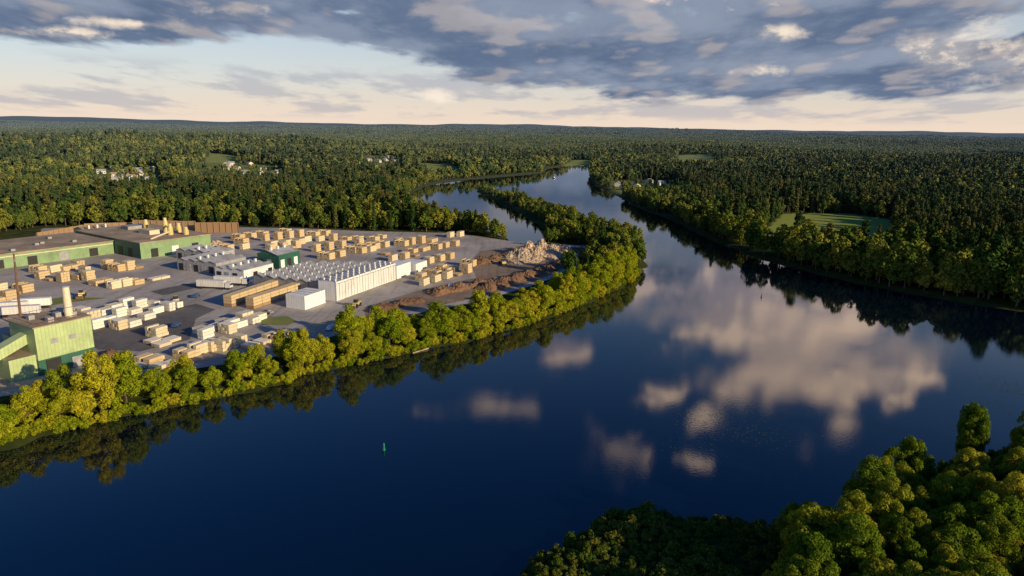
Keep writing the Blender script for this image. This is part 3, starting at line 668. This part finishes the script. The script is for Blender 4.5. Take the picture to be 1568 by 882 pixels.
# ------------------------------------------------------------ things on the river
x,y=G(588,689); mb=MB(); mb.cyl(0,0,-.6,.3,.4,.4,'buoy',14); mb.cyl(0,0,.3,1.5,.25,.2,'buoy',12); mb.cyl(0,0,1.5,1.8,.2,.05,'buoy',12); place('navigation_buoy',mb.mesh('buoy'),x,y)
x,y=G(1166,455); mb=MB(); mb.cyl(0,0,-.6,.3,.4,.4,'red',14); mb.cyl(0,0,.3,1.8,.25,.1,'red',12); place('navigation_buoy',mb.mesh('buoy'),x,y)
x,y=G(848,273); mb=MB(); mb.add([(-1.2,-3,.9),(1.2,-3,.9),(1.1,1.5,1),(0,3.6,1.2),(-1.1,1.5,1),(-.8,-3,-.2),(.8,-3,-.2),(.7,1.5,-.2),(0,2.8,-.1),(-.7,1.5,-.2)],[(0,1,2,3,4),(0,5,6,1),(1,6,7,2),(2,7,8,3),(3,8,9,4),(4,9,5,0)],'grey'); mb.box(-.7,.7,-1.2,.8,1.0,2.2,'white'); place('motor_boat',mb.mesh('boat'),x,y,0,.8)
mb=MB(); a=G(632,541); b=G(656,535); mb.beam((a[0],a[1],.1),(b[0],b[1],.35),.17,'chips',8); place('driftwood_log',mb.mesh('log'),0,0)
# lily pads
m=simple('lily_pad_leaf',(0.05,0.08,0.03),0.7); MAT['pad']=m; mb=MB()
for u,v,nn,sp in ((1150,665,150,13),(1090,645,100,10),(1055,690,60,8),(1120,630,50,8),(1535,585,170,12),(1510,620,110,9),(1550,600,120,8)):
    cx,cy=G(u,v)
    for k in range(nn):
        px_,py_=cx+random.gauss(0,sp*.5),cy+random.gauss(0,sp*.35); rr=random.uniform(.08,.22)
        mb.add([(px_+rr*cos(t*pi/4),py_+rr*sin(t*pi/4),.02) for t in range(8)],[tuple(range(8))],'pad')
place('lily_pads',mb.mesh('lily_pads'),0,0)
# ------------------------------------------------------------ sun + sky
AZ=radians(124); EL=radians(17)
S=Vector((sin(AZ)*cos(EL),cos(AZ)*cos(EL),sin(EL)))
sl=bpy.data.lights.new('sun','SUN'); sl.energy=5.0; sl.angle=radians(.5); sl.color=(1.0,0.78,0.47)
so=bpy.data.objects.new('sun',sl); so.rotation_euler=S.to_track_quat('Z','Y').to_euler(); so.location=(200,-100,200); root.objects.link(so)
wd=bpy.data.worlds.new('World'); scene.world=wd; wd.use_nodes=True; wd.node_tree.nodes.clear(); T=NT(wd.node_tree)
sky=T.n('ShaderNodeTexSky'); sky.sky_type='NISHITA'; sky.sun_disc=False; sky.sun_elevation=EL; sky.sun_rotation=AZ; sky.air_density=1.0; sky.dust_density=0.6; sky.ozone_density=2.0
D=T.n('ShaderNodeTexCoord').outputs['Generated']; sp=T.n('ShaderNodeSeparateXYZ'); T.l(T.vm('NORMALIZE',D).outputs[0],sp.inputs[0])
X,Y,Z=sp.outputs
az=T.m('ARCTAN2',X,Y); el=T.m('ARCSINE',Z); elc=T.m('MAXIMUM',el,0.0)
ae=T.n('ShaderNodeCombineXYZ'); T.l(az,ae.inputs[0]); T.l(el,ae.inputs[1]); AE=ae.outputs[0]
qc=T.n('ShaderNodeCombineXYZ'); T.l(T.m('DIVIDE',az,T.m('ADD',elc,0.2)),qc.inputs[0]); T.l(T.m('MULTIPLY',T.m('LOGARITHM',T.m('ADD',elc,0.05),2.718),1.5),qc.inputs[1]); qc.inputs[2].default_value=3.7; Q=qc.outputs[0]
n1=T.noise(Q,1.9,7,0.58)
Qs=T.vm('ADD',Q,(0.13,0.05,0.0)).outputs[0]; n1s=T.noise(Qs,1.9,3,0.55)
AEs=T.vm('MULTIPLY',AE,(1.0,1.7,1.0)).outputs[0]
n2=T.noise(AEs,10.0,7,0.64)
AEo=T.vm('ADD',AEs,(0.016,0.026,0)).outputs[0]; n2s=T.noise(AEo,10.0,3,0.6)
def azel(u,v):
    d=pixel_ray(u,v); return math.atan2(d.x,d.y), math.asin(abs(d.z))
def blob(u,v,ru,rv,h=1.0):
    a,e=azel(u,v); s=T.vm('SUBTRACT',AE,(a,e,0)).outputs[0]; k=T.vm('MULTIPLY',s,(F/ru,F/rv,0)).outputs[0]
    return T.m('SUBTRACT',h,T.vm('LENGTH',k).outputs['Value'])
def mx(l):
    r=l[0]
    for q in l[1:]: r=T.m('MAXIMUM',r,q)
    return r
# cloud deck lower edge as a function of azimuth
cr=T.n('ShaderNodeValToRGB'); T.l(T.mr(az,-0.7,0.7,0,1,False),cr.inputs[0])
es=[(0,.090),(0.16,.098),(0.25,.106),(0.40,.086),(0.50,.054),(0.62,.040),(0.82,.040),(0.93,.05),(1,.06)]
while len(cr.color_ramp.elements)<len(es): cr.color_ramp.elements.new(0.5)
for e_,(p,v) in zip(cr.color_ramp.elements,es): e_.position=p; e_.color=(v*5,)*3+(1,)
edge=T.m('MULTIPLY',cr.outputs[0],0.2)
nj=T.m('SUBTRACT',n1,0.5)
dk=T.m('SUBTRACT',T.m('ADD',el,T.m('MULTIPLY',nj,0.075)),edge)
deck=T.mr(dk,-0.005,0.009)
top=T.mr(T.m('ADD',el,T.m('MULTIPLY',nj,0.30)),0.21,0.27,1,0)
deck=T.m('MULTIPLY',deck,top)
blue=mx([blob(60,25,110,12),blob(215,44,70,8),blob(520,18,50,10),blob(1552,30,80,50,1.1)])
holes=T.mr(T.m('SUBTRACT',n1,T.m('MULTIPLY',T.m('MAXIMUM',blue,-0.3),0.2)),0.26,0.40,0.0,1.0); deck=T.m('MULTIPLY',deck,holes)
# thin streaks near the horizon
st=T.m('MULTIPLY',T.mr(n1,0.46,0.58),T.m('MULTIPLY',T.mr(el,0.004,0.02),T.mr(el,0.085,0.06)))
st=T.m('MULTIPLY',st,0.55)
hi=mx([blob(1220,520,150,80,1.25),blob(1150,580,105,34,1.1),blob(1285,500,64,56,1.3),blob(1060,440,190,60,1.1),blob(942,682,58,42,1.1),blob(1005,607,42,22),blob(1085,637,42,22),blob(785,625,66,13),blob(650,632,50,10),blob(862,535,56,24),blob(1060,706,32,15),blob(1285,650,32,16),blob(1235,690,20,11),blob(1270,610,56,22)])
hid=T.mr(T.m('ADD',hi,T.m('MULTIPLY',T.m('SUBTRACT',n2,0.5),4.0)),0.10,0.75)
cum=mx([blob(665,147,40,13),blob(1470,80,110,40),blob(1540,100,70,30),blob(1200,50,60,14),blob(210,36,110,9),blob(370,14,60,12),blob(90,50,60,10),blob(1150,108,60,9)])
cumd=T.mr(T.m('ADD',cum,T.m('MULTIPLY',T.m('SUBTRACT',n2,0.5),3.4)),0.10,1.1)
lit=T.mr(T.m('SUBTRACT',n1,n1s),0.01,0.13)
lit2=T.mr(T.m('SUBTRACT',n2,n2s),-0.05,0.12)
shade=T.mr(n1,0.38,0.60)
base=T.mix(shade,(0.27,0.32,0.42),(0.11,0.16,0.265))
base=T.mix(T.mr(n2,0.35,0.65,0,0.4),base,(0.18,0.235,0.345))
dc=T.mix(T.m('MULTIPLY',lit,0.32),base,(0.82,0.68,0.57))
dc=T.mix(T.m('MULTIPLY',cumd,T.mr(lit2,0,1,0.25,0.9)),dc,(1.0,0.84,0.67))
warmside=T.mr(T.m('ADD',T.m('MULTIPLY',az,1.4),T.m('MULTIPLY',T.m('SUBTRACT',el,0.28),2.4)),0.10,0.75,0,1)
hc=T.mix(T.m('ADD',T.mr(lit2,0,1,0.05,0.55),T.m('MULTIPLY',warmside,0.5),clamp=True),(0.38,0.36,0.48),(1.75,1.24,0.90))
# base sky
mul=T.vm('SCALE',sky.outputs[0]); mul.inputs[3].default_value=0.10
deep=T.mix(T.mr(el,0.14,0.55),(0.85,0.98,1.12),(0.10,0.46,0.95))
skyc=T.mix(1.0,mul.outputs[0],deep,'MULTIPLY')
warm=T.m('POWER',2.718,T.m('MULTIPLY',elc,-6.0))
wc=T.mix(T.mr(el,0.0,0.10),(0.92,0.74,0.60),(0.78,0.76,0.76))
c=T.mix(T.m('MULTIPLY',warm,0.95),skyc,wc)
c=T.mix(T.mr(el,0.2,0.32,0,0.9),c,skyc)
c=T.mix(st,c,(0.38,0.40,0.48))
c=T.mix(T.m('MULTIPLY',cumd,0.85),c,(1.0,0.86,0.72))
c=T.mix(deck,c,dc)
c=T.mix(hid,c,hc)
bg=T.n('ShaderNodeBackground'); sc_=T.vm('SCALE',c); sc_.inputs[3].default_value=10.0; T.l(sc_.outputs[0],bg.inputs[0]); bg.inputs[1].default_value=0.10
wo=T.n('ShaderNodeOutputWorld'); T.l(bg.outputs[0],wo.inputs[0])
# ------------------------------------------------------------ camera
cd=bpy.data.cameras.new('camera'); cd.sensor_width=36; cd.lens=36*F/1568; cd.clip_start=1; cd.clip_end=80000
co=bpy.data.objects.new('camera',cd); root.objects.link(co); co.matrix_world=Matrix.Translation((0,0,H))@M4; scene.camera=co
scene.view_settings.view_transform='Standard'; scene.view_settings.look='None'; scene.view_settings.exposure=0
